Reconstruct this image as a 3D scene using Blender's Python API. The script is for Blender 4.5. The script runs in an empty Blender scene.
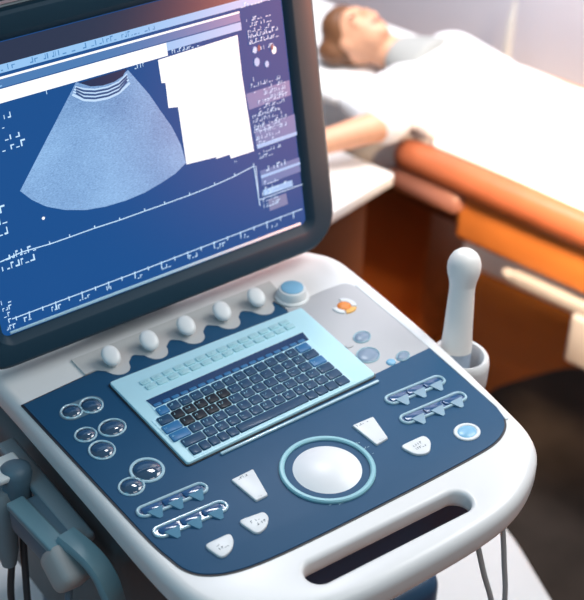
import bpy, bmesh, math, random
from mathutils import Vector, Matrix
random.seed(4)
scene = bpy.context.scene
COL = scene.collection
V = Vector
PI = math.pi

# ------------------------------------------------------------------ camera
F_PX = 1373.55
CAM = V((-0.5404, -0.8826, 1.8489))
R0 = V((0.806, -0.592, 0.023)); R2 = V((0.491, 0.647, -0.583))
R2.normalize(); R0 = (R0 - R2 * R0.dot(R2)).normalized(); R1 = R2.cross(R0)
cam_d = bpy.data.cameras.new('camera'); cam_o = bpy.data.objects.new('camera', cam_d); COL.objects.link(cam_o)
M = Matrix(((R0.x, -R1.x, -R2.x, CAM.x), (R0.y, -R1.y, -R2.y, CAM.y), (R0.z, -R1.z, -R2.z, CAM.z), (0, 0, 0, 1)))
cam_o.matrix_world = M
cam_d.sensor_width = 36; cam_d.sensor_fit = 'AUTO'; cam_d.lens = F_PX / 600 * 36
cam_d.clip_start = 0.05; cam_d.clip_end = 50
cam_d.dof.use_dof = True; cam_d.dof.focus_distance = 1.40; cam_d.dof.aperture_fstop = 5.0
scene.camera = cam_o

ZC = 0.900                     # top of the console
def up(px, py, z):             # point of a horizontal plane seen at a pixel
    d = R0 * ((px - 292) / F_PX) + R1 * ((py - 300) / F_PX) + R2
    return CAM + d * ((z - CAM.z) / d.z)
TILT = 0.2178
MO = V((0, 0.231, 0.973)); MU = V((1, 0, 0)); MW = V((0, math.sin(TILT), math.cos(TILT))); MN = V((0, -math.cos(TILT), math.sin(TILT)))
def mon(px, py, n=0.0):        # (u, w) on the monitor's plane
    d = R0 * ((px - 292) / F_PX) + R1 * ((py - 300) / F_PX) + R2
    o = MO + MN * n
    q = CAM + d * ((o - CAM).dot(MN) / d.dot(MN)) - o
    return q.dot(MU), q.dot(MW)

# ------------------------------------------------------------------ materials
def mat(name, col, rough=0.5, metal=0.0, spec=0.5, emit=None, estr=0, coat=0, var=0.0, vscale=20, bump=0.0, bscale=200, trans=0, sheen=0):
    m = bpy.data.materials.new(name); m.use_nodes = True
    nt = m.node_tree; b = nt.nodes['Principled BSDF']
    b.inputs['Base Color'].default_value = (*col, 1); b.inputs['Roughness'].default_value = rough
    b.inputs['Metallic'].default_value = metal; b.inputs['Specular IOR Level'].default_value = spec
    b.inputs['Coat Weight'].default_value = coat; b.inputs['Coat Roughness'].default_value = 0.08
    b.inputs['Transmission Weight'].default_value = trans; b.inputs['Sheen Weight'].default_value = sheen
    if emit: b.inputs['Emission Color'].default_value = (*emit, 1); b.inputs['Emission Strength'].default_value = estr
    if var or bump: tc = nt.nodes.new('ShaderNodeTexCoord')
    if var:
        n = nt.nodes.new('ShaderNodeTexNoise'); n.inputs['Scale'].default_value = vscale; n.inputs['Detail'].default_value = 4
        r = nt.nodes.new('ShaderNodeValToRGB')
        r.color_ramp.elements[0].position = 0.3; r.color_ramp.elements[1].position = 0.7
        r.color_ramp.elements[0].color = (*[c * (1 - var) for c in col], 1); r.color_ramp.elements[1].color = (*[min(1, c * (1 + var)) for c in col], 1)
        nt.links.new(tc.outputs['Object'], n.inputs['Vector']); nt.links.new(n.outputs['Fac'], r.inputs['Fac'])
        nt.links.new(r.outputs['Color'], b.inputs['Base Color'])
    if bump:
        n = nt.nodes.new('ShaderNodeTexNoise'); n.inputs['Scale'].default_value = bscale
        bp = nt.nodes.new('ShaderNodeBump'); bp.inputs['Strength'].default_value = bump; bp.inputs['Distance'].default_value = 0.001
        nt.links.new(tc.outputs['Object'], n.inputs['Vector']); nt.links.new(n.outputs['Fac'], bp.inputs['Height'])
        nt.links.new(bp.outputs['Normal'], b.inputs['Normal'])
    return m
def emat(name, col, s):
    return mat(name, (0.02, 0.02, 0.02), 0.4, emit=col, estr=s)
M_white = mat('white_plastic', (0.80, 0.80, 0.79), 0.28, var=0.015, vscale=8, bump=0.03, bscale=900)
M_knob = mat('knob_white', (0.78, 0.80, 0.79), 0.35)
M_navy = mat('navy_panel', (0.016, 0.078, 0.165), 0.45, spec=0.22, var=0.05, vscale=6)
M_grey = mat('grey_panel', (0.50, 0.50, 0.51), 0.4, var=0.02)
M_lobe = mat('lobe_grey', (0.56, 0.56, 0.55), 0.4)
M_seam = mat('dark_seam', (0.02, 0.02, 0.025), 0.5)
M_plate = mat('pale_cyan_plate', (0.52, 0.82, 0.90), 0.3, var=0.02)
M_well = mat('key_gap', (0.55, 0.85, 0.95), 0.4)
M_key = mat('key_navy', (0.010, 0.060, 0.130), 0.42, spec=0.3, coat=0.1)
M_keyblk = mat('key_black', (0.005, 0.012, 0.020), 0.42, spec=0.3, coat=0.1)
M_keyblue = mat('key_blue', (0.02, 0.16, 0.36), 0.35)
M_keylite = mat('key_pale', (0.42, 0.70, 0.76), 0.35)
M_legend = mat('key_legend', (0.40, 0.72, 0.85), 0.5)
M_strip = mat('deep_blue_strip', (0.008, 0.045, 0.13), 0.25)
M_rim = mat('pale_rim', (0.42, 0.62, 0.70), 0.12, coat=0.6)
M_ring = mat('cyan_ring', (0.27, 0.55, 0.62), 0.28)
M_paddle = mat('paddle_blue', (0.10, 0.25, 0.37), 0.25, spec=0.3, coat=0.2)
M_glass = mat('button_glass', (0.020, 0.065, 0.125), 0.06, coat=1.0, spec=0.8)
M_lens = mat('blue_lens', (0.012, 0.075, 0.20), 0.12, coat=0.6)
M_cap = mat('key_white', (0.74, 0.77, 0.78), 0.35)
M_ink = mat('ink', (0.06, 0.09, 0.12), 0.6)
M_bluecap = mat('sky_blue_cap', (0.22, 0.48, 0.68), 0.25)
M_slate = mat('slate_blue_cap', (0.22, 0.30, 0.40), 0.3)
M_orange = mat('orange_cap', (0.85, 0.26, 0.04), 0.4)
M_amber = mat('amber_cap', (0.85, 0.45, 0.10), 0.4)
M_ball = mat('trackball_white', (0.84, 0.85, 0.86), 0.35)
M_bezel = mat('bezel_graphite', (0.013, 0.040, 0.064), 0.45, spec=0.18, var=0.03)
M_back = mat('monitor_back', (0.10, 0.13, 0.15), 0.4)
M_lip = mat('lip_reflection', (0.55, 0.80, 0.92), 0.25)  # pale blue stands for screen light reflected on the lip
M_holder = mat('holder_grey', (0.22, 0.28, 0.31), 0.45, var=0.05)
M_teal = mat('teal_grey', (0.17, 0.31, 0.36), 0.4, var=0.04)
M_slateb = mat('slate_plastic', (0.10, 0.17, 0.22), 0.45, var=0.05)
M_dark = mat('dark_plastic', (0.045, 0.05, 0.055), 0.5)
M_body = mat('cart_navy', (0.024, 0.075, 0.15), 0.4)
M_cartgrey = mat('cart_grey', (0.12, 0.14, 0.15), 0.5, var=0.06)
M_cable = mat('cable_grey', (0.55, 0.60, 0.60), 0.5)
M_probe = mat('probe_white', (0.86, 0.83, 0.79), 0.38)
M_leather = mat('brown_leather', (0.36, 0.105, 0.045), 0.38, var=0.08, vscale=14, bump=0.1, bscale=120)
M_leather2 = mat('dull_brown_leather', (0.25, 0.11, 0.085), 0.45, var=0.08, vscale=14, bump=0.1, bscale=120)
M_tan = mat('tan_leather', (0.66, 0.215, 0.045), 0.5, var=0.12, vscale=9)
M_metal = mat('white_enamel', (0.72, 0.70, 0.66), 0.35)
M_sheet = mat('white_linen', (0.86, 0.85, 0.85), 0.85, var=0.015, bump=0.15, bscale=300, sheen=0.2)
M_gown = mat('white_gown', (0.83, 0.84, 0.86), 0.85, var=0.02, bump=0.15, bscale=250, sheen=0.2)
M_skin = mat('skin', (0.74, 0.38, 0.23), 0.5, var=0.05)
M_hair = mat('brown_hair', (0.16, 0.065, 0.025), 0.55, var=0.2, vscale=60)
M_collar = mat('grey_collar', (0.36, 0.37, 0.36), 0.8)
M_lips = mat('lips', (0.5, 0.16, 0.12), 0.4)
M_eye = mat('eye_lash', (0.06, 0.03, 0.02), 0.4)
M_wall = mat('wall_paint', (0.78, 0.76, 0.83), 0.8, var=0.02, vscale=2)
M_floor = mat('floor_brown', (0.34, 0.085, 0.008), 0.6, spec=0.15, var=0.18, vscale=2.5)
M_shade = mat('shade_charcoal', (0.030, 0.023, 0.019), 0.8, spec=0.15, var=0.2, vscale=12)
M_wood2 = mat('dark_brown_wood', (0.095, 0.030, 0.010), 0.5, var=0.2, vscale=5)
M_enamel = mat('grey_white_enamel', (0.45, 0.43, 0.42), 0.4)
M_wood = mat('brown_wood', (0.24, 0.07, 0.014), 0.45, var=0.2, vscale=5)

# ------------------------------------------------------------------ mesh helpers
def tag(o, label=None, cat=None, group=None, kind=None):
    if label: o['label'] = label
    if cat: o['category'] = cat
    if group: o['group'] = group
    if kind: o['kind'] = kind
    return o
def obj(name, bm, m, parent=None, smooth=35, label=None):
    bmesh.ops.recalc_face_normals(bm, faces=bm.faces)
    me = bpy.data.meshes.new(name); bm.to_mesh(me); bm.free()
    me.materials.append(m)
    if smooth:
        me.shade_smooth(); me.set_sharp_from_angle(angle=math.radians(smooth))
    o = bpy.data.objects.new(name, me); COL.objects.link(o)
    if parent:
        o.parent = parent
        o.matrix_parent_inverse = wm(parent).inverted()
    if label: o['label'] = label
    return o
def wm(o):
    m = o.matrix_basis.copy()
    if o.parent: m = wm(o.parent) @ o.matrix_parent_inverse @ m
    return m
def empty(name, loc, label, cat, group=None):
    o = bpy.data.objects.new(name, None); COL.objects.link(o); o.location = loc; o.empty_display_size = 0.05
    return tag(o, label, cat, group)
def loft(bm, loops, cap0=True, cap1=True, closed=True):
    rings = [[bm.verts.new(p) for p in lp] for lp in loops]
    n = len(rings[0])
    for a, b in zip(rings, rings[1:]):
        for i in range(n if closed else n - 1):
            j = (i + 1) % n
            bm.faces.new((a[i], a[j], b[j], b[i]))
    if cap0: bm.faces.new(list(reversed(rings[0])))
    if cap1: bm.faces.new(rings[-1])
    return rings
def rrect(x0, x1, y0, y1, r, seg=6):
    pts = []
    r = min(r, (x1 - x0) / 2 - 1e-5, (y1 - y0) / 2 - 1e-5)
    for cx, cy, a0 in ((x1 - r, y1 - r, 0), (x0 + r, y1 - r, 90), (x0 + r, y0 + r, 180), (x1 - r, y0 + r, 270)):
        for k in range(seg + 1):
            a = math.radians(a0 + 90 * k / seg); pts.append((cx + r * math.cos(a), cy + r * math.sin(a)))
    return pts
def inset(pts, d):                # offset of a closed CCW outline, inwards for d > 0
    n = len(pts); out = []
    for i in range(n):
        a, b, c = V(pts[i - 1]), V(pts[i]), V(pts[(i + 1) % n])
        e1 = (b - a); e2 = (c - b)
        if e1.length < 1e-9: e1 = e2
        if e2.length < 1e-9: e2 = e1
        n1 = V((-e1.y, e1.x)).normalized(); n2 = V((-e2.y, e2.x)).normalized()
        m = (n1 + n2); m = m.normalized() if m.length > 1e-6 else n1
        s = d / max(0.5, m.dot(n1)); out.append(tuple(b + m * s))
    return out
def ccw(pts):
    a = sum(pts[i - 1][0] * pts[i][1] - pts[i][0] * pts[i - 1][1] for i in range(len(pts)))
    return list(pts) if a > 0 else list(reversed(pts))
def smooth_loop(pts, n=6):        # closed Catmull-Rom
    out = []; N = len(pts)
    for i in range(N):
        p0, p1, p2, p3 = (V(pts[(i + k - 1) % N]) for k in range(4))
        for k in range(n):
            t = k / n
            out.append(tuple(0.5 * ((2 * p1) + (p2 - p0) * t + (2 * p0 - 5 * p1 + 4 * p2 - p3) * t * t + (3 * p1 - p0 - 3 * p2 + p3) * t ** 3)))
    return out
def round_poly(pts, r, seg=5):    # closed polygon with rounded corners (quadratic)
    out = []; N = len(pts)
    for i in range(N):
        a, b, c = V(pts[i - 1]), V(pts[i]), V(pts[(i + 1) % N])
        rr = min(r, (a - b).length * 0.48, (c - b).length * 0.48)
        p = b + (a - b).normalized() * rr; q = b + (c - b).normalized() * rr
        for k in range(seg + 1):
            t = k / seg; out.append(tuple(p * (1 - t) ** 2 + b * 2 * t * (1 - t) + q * t * t))
    return out
def plate(bm, pts, z0, z1, bev=0.0, seg=3):      # flat plate with a rounded top edge
    pts = ccw(pts)
    loops = [[(x, y, z0) for x, y in pts]]
    if bev:
        for k in range(seg + 1):
            a = PI / 2 * k / seg
            loops.append([(x, y, z1 - bev + bev * math.sin(a)) for x, y in inset(pts, bev * (1 - math.cos(a)))])
    else: loops.append([(x, y, z1) for x, y in pts])
    loft(bm, loops)
def ring_plate(bm, outer, width, z0, z1, bev=0.0008):     # raised rim following an outline
    outer = ccw(outer)
    prof = [(0, z0), (0, z1 - bev), (bev, z1), (width - bev, z1), (width, z1 - bev), (width, z0)]
    loops = [[(x, y, z) for x, y in inset(outer, d)] for d, z in prof]
    rs = [[bm.verts.new(p) for p in lp] for lp in loops]
    n = len(outer)
    for i in range(len(rs)):
        a, b = rs[i], rs[(i + 1) % len(rs)]
        for k in range(n): bm.faces.new((a[k], a[(k + 1) % n], b[(k + 1) % n], b[k]))
def slab(outer, holes, prof, holeprof):          # plate with rounded sides and through holes
    bm = bmesh.new()
    outer = ccw(outer)
    def sides(pts, pr, sgn):
        rs = [[bm.verts.new((x, y, z)) for x, y in inset(pts, sgn * d)] for d, z in pr]
        n = len(pts)
        for a, b in zip(rs, rs[1:]):
            for i in range(n): bm.faces.new((a[i], a[(i + 1) % n], b[(i + 1) % n], b[i]))
        return rs
    allr = [sides(outer, prof, 1)] + [sides(ccw(h), holeprof, -1) for h in holes]
    for idx in (0, -1):
        es = []
        for rs in allr:
            r = rs[idx]
            for i in range(len(r)):
                e = bm.edges.get((r[i], r[(i + 1) % len(r)])); es.append(e)
        bmesh.ops.triangle_fill(bm, edges=es, use_beauty=True, use_dissolve=False)
    return bm
def box(bm, cx, cy, cz, sx, sy, sz, bev=0.0, mtx=None):
    r = bmesh.ops.create_cube(bm, size=1)
    vs = r['verts']
    for v in vs: v.co = V((v.co.x * sx, v.co.y * sy, v.co.z * sz))
    if bev:
        es = list({e for v in vs for e in v.link_edges})
        g = bmesh.ops.bevel(bm, geom=es, offset=bev, segments=3, affect='EDGES', profile=0.5)
        vs = list({v for f in g['faces'] for v in f.verts} | {v for v in vs if v.is_valid})
    for v in vs:
        co = v.co + V((0, 0, 0)); v.co = (mtx @ co if mtx else co) + V((cx, cy, cz))
def lathe(bm, prof, c, axis=V((0, 0, 1)), seg=28, cap=True):
    q = V((0, 0, 1)).rotation_difference(axis.normalized()); c = V(c)
    loops = []
    for r, h in prof:
        loops.append([c + q @ V((r * math.cos(2 * PI * k / seg), r * math.sin(2 * PI * k / seg), h)) for k in range(seg)])
    loft(bm, loops, cap, cap)
def tube(bm, pts, r, seg=10, caps=True):
    pts = [V(p) for p in pts]; rs = r if isinstance(r, (list, tuple)) else [r] * len(pts)
    t0 = (pts[1] - pts[0]).normalized()
    u = t0.orthogonal().normalized(); loops = []
    for i, p in enumerate(pts):
        t = (pts[min(i + 1, len(pts) - 1)] - pts[max(i - 1, 0)]).normalized()
        u = (u - t * u.dot(t)).normalized(); w = t.cross(u)
        loops.append([p + (u * math.cos(2 * PI * k / seg) + w * math.sin(2 * PI * k / seg)) * rs[i] for k in range(seg)])
    loft(bm, loops, caps, caps)
def spline(pts, n=8):
    out = []; N = len(pts)
    for i in range(N - 1):
        p0, p1, p2, p3 = V(pts[max(i - 1, 0)]), V(pts[i]), V(pts[i + 1]), V(pts[min(i + 2, N - 1)])
        for k in range(n):
            t = k / n
            out.append(0.5 * ((2 * p1) + (p2 - p0) * t + (2 * p0 - 5 * p1 + 4 * p2 - p3) * t * t + (3 * p1 - p0 - 3 * p2 + p3) * t ** 3))
    out.append(V(pts[-1])); return out
def ball(bm, c, rx, ry, rz, mtx=None, seg=20):
    r = bmesh.ops.create_uvsphere(bm, u_segments=seg, v_segments=seg // 2 + 2, radius=1)
    for v in r['verts']:
        co = V((v.co.x * rx, v.co.y * ry, v.co.z * rz)); v.co = (mtx @ co if mtx else co) + V(c)
def fuse(name, bm, m, parent, voxel, iters=3):   # overlapping volumes become one continuous skin
    me = bpy.data.meshes.new(name + '_src'); bm.to_mesh(me); bm.free()
    t = bpy.data.objects.new(name + '_src', me); COL.objects.link(t)
    r = t.modifiers.new('r', 'REMESH'); r.mode = 'VOXEL'; r.voxel_size = voxel
    s = t.modifiers.new('s', 'SMOOTH'); s.iterations = iters; s.factor = 0.5
    dg = bpy.context.evaluated_depsgraph_get()
    res = bpy.data.meshes.new_from_object(t.evaluated_get(dg))
    bpy.data.objects.remove(t); bpy.data.meshes.remove(me)
    res.name = name; res.materials.clear(); res.materials.append(m); res.shade_smooth()
    o = bpy.data.objects.new(name, res); COL.objects.link(o)
    if parent: o.parent = parent; o.matrix_parent_inverse = wm(parent).inverted()
    return o
def con(px, py, z=0.902):
    p = up(px, py, z); return p.x, p.y

# ------------------------------------------------------------------ the ultrasound machine
us = empty('ultrasound_machine', (0.12, 0.10, 0.0), 'white and navy ultrasound machine with lit monitor, keyboard and trackball console', 'ultrasound machine')
right = [(0.300, 0.345), (0.318, 0.29), (0.333, 0.258), (0.346, 0.240), (0.359, 0.216), (0.3615, 0.18), (0.357, 0.086), (0.351, 0.008), (0.342, -0.069), (0.335, -0.120), (0.328, -0.158), (0.312, -0.188), (0.280, -0.213), (0.238, -0.231), (0.187, -0.2385)]
left = [(0.12, -0.240), (0.05, -0.2385), (0.002, -0.231), (-0.040, -0.213), (-0.072, -0.188), (-0.090, -0.158), (-0.097, -0.120), (-0.099, -0.069), (-0.0985, 0.008), (-0.0985, 0.086), (-0.0985, 0.18), (-0.0985, 0.24), (-0.09, 0.30), (-0.07, 0.345), (0.12, 0.36)]
outl = ccw(smooth_loop(right + left, 4))
slot = rrect(0.010, 0.2055, -0.2090, -0.1800, 0.0140, 8)
slot = [(x, y - (x - 0.108) * 0.03) for x, y in slot]
def arc(r, z, s): return [(r * (1 - math.cos(PI / 2 * k / 6)), z + s * (r * math.sin(PI / 2 * k / 6) - r)) for k in range(7)]
prof = list(reversed(arc(0.013, ZC - 0.037, -1))) + arc(0.012, ZC, 1)
hprof = [(0.020, ZC - 0.037), (0.014, ZC - 0.031), (0.006, ZC - 0.025), (0.0012, ZC - 0.020), (0.0, ZC - 0.015)] + arc(0.005, ZC, 1)
shell = obj('console_shell', slab(outl, [slot], prof, hprof), M_white, us, 40)
# lower tray of the shell, behind the handle
bm = bmesh.new(); plate(bm, rrect(-0.060, 0.322, -0.150, 0.32, 0.03), ZC - 0.110, ZC - 0.0372, 0.006)
obj('console_tray', bm, M_body, us)

# panels
pn = [(-0.0905, 0.1765), (-0.0865, 0.0), (-0.0845, -0.07), (-0.081, -0.101), (-0.077, -0.12), (-0.066, -0.135), (-0.043, -0.147), (-0.005, -0.1535), (0.06, -0.1565), (0.127, -0.1575), (0.188, -0.158), (0.255, -0.157), (0.283, -0.154), (0.302, -0.146), (0.314, -0.134), (0.321, -0.115), (0.329, -0.012), (0.332, 0.006), (0.24, 0.004), (0.24, 0.16), (0.236, 0.186), (0.02, 0.184)]
pn = [(-0.0905, 0.1765)] + [tuple(p) for p in spline([V(p) for p in pn[1:17]], 4)] + [(0.3315, 0.006), (0.24, 0.004), (0.24, 0.16), (0.236, 0.186), (0.02, 0.184)]
bm = bmesh.new(); plate(bm, inset(ccw(pn), -0.0022), ZC - 0.001, ZC + 0.0006); seam = obj('panel_gasket', bm, M_seam, us)
bm = bmesh.new(); plate(bm, pn, ZC - 0.001, ZC + 0.0016, 0.0004); panel = obj('control_panel', bm, M_navy, us)
gp = [(0.240, 0.003), (0.331, 0.0045), (0.334, 0.06), (0.3375, 0.150), (0.331, 0.162), (0.300, 0.164), (0.262, 0.162), (0.24, 0.158)]
bm = bmesh.new(); plate(bm, round_poly(gp, 0.006), ZC - 0.001, ZC + 0.0014, 0.0004); gpanel = obj('side_panel', bm, M_grey, us, label='grey side panel')
# thin raised border on the right of the panels
bd = [(0.3415, 0.150), (0.3375, 0.06), (0.3335, -0.02), (0.3265, -0.115), (0.3195, -0.135), (0.316, -0.134), (0.322, -0.114), (0.3295, -0.02), (0.334, 0.06), (0.3378, 0.150)]
bm = bmesh.new(); plate(bm, bd, ZC - 0.001, ZC + 0.0018, 0.0003); obj('panel_border', bm, M_cap, us)
# scalloped pale strip behind the panel
kx = [0.0235, 0.0725, 0.1215, 0.1705, 0.219]
sc = []
for i in range(121):
    x = -0.004 + 0.250 * i / 120
    f = 0
    for k in kx:
        d = abs(x - k - 0.0005) / 0.0138
        if d < 1.75: f = max(f, (1 - (d / 1.0) ** 2) ** 0.5 * 0.70 + 0.30 if d < 1 else 0.30 * (0.5 + 0.5 * math.cos(PI * (d - 1) / 0.75)))
    sc.append((x, 0.1835 - 0.0230 * f))
sc = [(-0.012, 0.1835)] + sc + [(0.252, 0.170), (0.258, 0.215), (-0.012, 0.215)]
bm = bmesh.new(); plate(bm, sc, ZC, ZC + 0.0024, 0); obj('scalloped_strip', bm, M_lobe, us, label='pale grey scalloped strip under the slider knobs')

def text_rows(bm, x0, y0, w, rows, pitch, h, z, seed, frame=None, fill=0.85):
    rnd = random.Random(seed)
    for r in range(rows):
        x = x0; y = y0 - r * pitch; end = x0 + w * rnd.uniform(0.6, 1)
        while x < end:
            cw = h * rnd.uniform(0.35, 0.8)
            if rnd.random() < fill:
                hh = h * rnd.choice((1, 1, 0.7)); k = rnd.random()
                segs = [(x, y, x + cw, y + hh * 0.22)] if k < .3 else [(x, y, x + cw * .3, y + hh)] if k < .55 else [(x, y, x + cw * .3, y + hh), (x, y + hh * .75, x + cw, y + hh)] if k < .8 else [(x, y, x + cw, y + hh * .25), (x + cw * .7, y, x + cw, y + hh)]
                for a, b, c, d in segs:
                    q = [(a, b), (c, b), (c, d), (a, d)]
                    bm.faces.new([bm.verts.new(frame(*p, z) if frame else (*p, z)) for p in q])
            x += cw + h * 0.25
# slider knobs
for i, k in enumerate(kx):
    c = V((k, 0.186, ZC + 0.0015)); ax = V((0.02, -0.62, 0.78)).normalized()
    bm = bmesh.new()
    lathe(bm, [(0.0062, 0), (0.0062, 0.008), (0.005, 0.011)], c, V((0, -0.1, 1)))
    e_ = V((0, 0.90, 0.44)); c2 = c + V((-0.0015, 0.002, 0.003)); n0 = len(bm.verts)
    lathe(bm, [(0.0045, 0.005), (0.0088, 0.0066), (0.0100, 0.0084), (0.0103, 0.0104), (0.0098, 0.0124), (0.0082, 0.0138), (0.0050, 0.0146), (0.001, 0.0148)], c2, V((-0.12, -0.44, 0.89)))
    bm.verts.ensure_lookup_table()
    for v in bm.verts[n0:]: v.co += e_ * ((v.co - c2).dot(e_) * 0.28)
    obj('slider_knob', bm, M_knob, us, 60)
bm = bmesh.new()
for k in kx:
    for dx, dy in ((-0.0135, 0.163), (0.013, 0.1625)): text_rows(bm, k + dx, dy, 0.004, 1, 0.003, 0.0016, ZC + 0.0026, int(k * 1e4))
obj('panel_marking', bm, M_ink, us, 0)
# round push knob right of the sliders
c = V((*con(292, 298, ZC), ZC + 0.001))
bm = bmesh.new(); lathe(bm, [(0.0205, 0), (0.0205, 0.002), (0.0175, 0.0035), (0.0170, 0.0115), (0.0158, 0.0135), (0.0135, 0.0140)], c); rk = obj('round_knob', bm, M_knob, us, 40)
bm = bmesh.new(); lathe(bm, [(0.0133, 0.0138), (0.0133, 0.0150), (0.0122, 0.0156)], c); obj('knob_cap', bm, M_bluecap, rk, 40, 'pale blue cap of the round knob')

# keyboard
kz = ZC + 0.0058
kb_pts = [(0.000, -0.0035), (0.2475, 0.0000), (0.2545, 0.1465), (0.0005, 0.1535)]
bm = bmesh.new(); plate(bm, inset(ccw(round_poly(kb_pts, 0.004)), -0.0018), ZC + 0.0012, ZC + 0.0026); obj('keyboard_base', bm, M_seam, us)
bm = bmesh.new(); plate(bm, round_poly(kb_pts, 0.004), ZC + 0.0025, kz, 0.0012); kb = obj('keyboard_plate', bm, M_plate, us)
ky0, kw = 0.0005, 0.0138
wl = [(0.0168, 0.1035), (0.2262, 0.1055), (0.2200, 0.0022), (0.0110, -0.0010), (0.0110, 0.0300), (0.0045, 0.0340), (0.0045, 0.0720), (0.0150, 0.0760)]
bm = bmesh.new(); plate(bm, wl, kz - 0.001, kz + 0.0004); well = obj('key_well', bm, M_well, kb)
bm = bmesh.new(); plate(bm, [(0.0185, 0.0880), (0.2235, 0.0905), (0.2262, 0.1055), (0.0168, 0.1035)], kz, kz + 0.0008); obj('key_top_strip', bm, M_strip, kb, label='deep blue strip above the keys')  # flat dark band above the key rows
def key(x0, x1, y0, y1, m, name='key', h=0.0018):
    sk = lambda x, y: (x + (y - 0.05) * 0.045, y + (x - 0.12) * 0.012)
    bm = bmesh.new(); plate(bm, [sk(*p) for p in rrect(x0, x1, y0, y1, 0.0012, 2)], kz + 0.0002, kz + 0.0004 + h, 0.0006, 2)
    return obj(name, bm, m, kb, 40)
legends = bmesh.new()
rows_x = [(0.0150, 0.2175), (0.0080, 0.2180), (0.0060, 0.2185), (0.0065, 0.2190), (0.0125, 0.2195), (0.0135, 0.2190)]
ztop = 0.0865; ph = (ztop - 0.0012) / 6
nk = [14, 14, 13, 13, 13, 0]
rk2 = random.Random(9)
for r in range(6):
    y1 = ztop - r * ph; y0 = y1 - ph + 0.0019
    xa, xb = rows_x[r]
    if nk[r]:
        n = nk[r]; ws = [1.0] * n
        ws[0] = 1.0 + 0.22 * r; ws[-1] = 1.3
        if r == 3: ws[0] = 1.55
        tot = sum(ws); x = xa
        for i, w in enumerate(ws):
            x1 = x + (xb - xa) * w / tot
            m = M_key
            if r in (1, 2) and 1 <= i <= 6 - r: m = M_keyblk
            if (r == 2 and i == 0) or (r == 3 and i == 0) or (r == 0 and i in (0, n - 1)): m = M_keyblue
            if r == 2 and i == n - 1: m = M_keyblue
            key(x, x1 - 0.0019, y0, y1, m)
            text_rows(legends, x + 0.002 + (y0 - 0.05) * 0.045, y0 + 0.0062 + (x - 0.12) * 0.012, 0.005, 1, 0.004, 0.0026, kz + 0.00235, r * 50 + i)
            x = x1
    else:
        x = xa
        for w in (0.012, 0.0115, 0.0115, 0.0115, 0.0125, 0.0900, 0.013, 0.014, 0.014, 0.0155):
            key(x, x + w - 0.0014, y0, y1, M_key, 'space_bar' if w > 0.05 else 'key'); x += w
obj('key_legends', legends, M_legend, kb, 0)
for i in range(18):       # thin function keys above the letters
    x = 0.0185 + i * 0.01125
    bm = bmesh.new(); plate(bm, rrect(x, x + 0.0092, 0.0880 + x * 0.012, 0.0925 + x * 0.012, 0.0015, 2), kz + 0.0006, kz + 0.0018, 0.0005, 2)
    obj('function_key', bm, M_keyblue, kb, 40)
for i in range(14):       # pale soft keys moulded in the plate, in two rows
    for rr in range(2):
        x = 0.0265 + i * 0.01435 + (0.001 if rr == 0 else 0)
        bm = bmesh.new(); y = 0.1165 + rr * 0.0098 - (x - .12) * 0.004 + x * .012
        plate(bm, rrect(x, x + 0.0122, y, y + 0.0078, 0.0016, 2), kz - 0.0005, kz + 0.0016, 0.0007, 2)
        obj('soft_key', bm, M_keylite, kb, 40)
legends = bmesh.new()
for i in range(14):
    for rr in range(2): text_rows(legends, 0.029 + i * 0.01435, 0.1195 + rr * 0.0098 + i * 0.0001, 0.007, 1, 0.003, 0.0022, kz + 0.0018, 700 + i * 3 + rr)
obj('soft_key_legends', legends, mat('pale_legend', (0.20, 0.50, 0.58), 0.6), kb, 0)
# wrist rail in front of the keyboard
bm = bmesh.new(); box(bm, 0.141, -0.0085, ZC + 0.0028, 0.208, 0.0034, 0.003, 0.0010); obj('keyboard_rail', bm, M_rim, us)

# trackball
tc = (0.1130, -0.0885)
bm = bmesh.new(); lathe(bm, [(0.0492, 0.000), (0.0492, 0.0026), (0.0478, 0.0040), (0.0450, 0.0040), (0.0436, 0.0028), (0.0436, 0.0)], (*tc, ZC + 0.001), seg=64, cap=False); obj('trackball_ring', bm, M_ring, us)
bm = bmesh.new(); lathe(bm, [(0.0436, 0.0), (0.0436, 0.0010), (0.0372, 0.0010)], (*tc, ZC + 0.001), seg=64); obj('trackball_collar', bm, M_navy, us)
rb, capr = 0.080, 0.0352
pr = []
for k in range(13):
    a = math.asin(capr / rb) * (1 - k / 12.001); pr.append((rb * math.sin(a), rb * math.cos(a) - rb * math.cos(math.asin(capr / rb))))
bm = bmesh.new(); lathe(bm, [(capr, -0.002)] + pr, (*tc, ZC + 0.002), seg=64); obj('trackball', bm, M_ball, us, 60)
bm = bmesh.new()
for a in (-8, 4, 16, 235, 246): 
    p = V((tc[0] + 0.0505 * math.cos(math.radians(a)), tc[1] + 0.0505 * math.sin(math.radians(a)), 0)); text_rows(bm, p.x - 0.001, p.y - 0.001, 0.006, 1, 0.003, 0.003, ZC + 0.0022, a + 500)
obj('ring_marking', bm, M_rim, us, 0)

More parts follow.
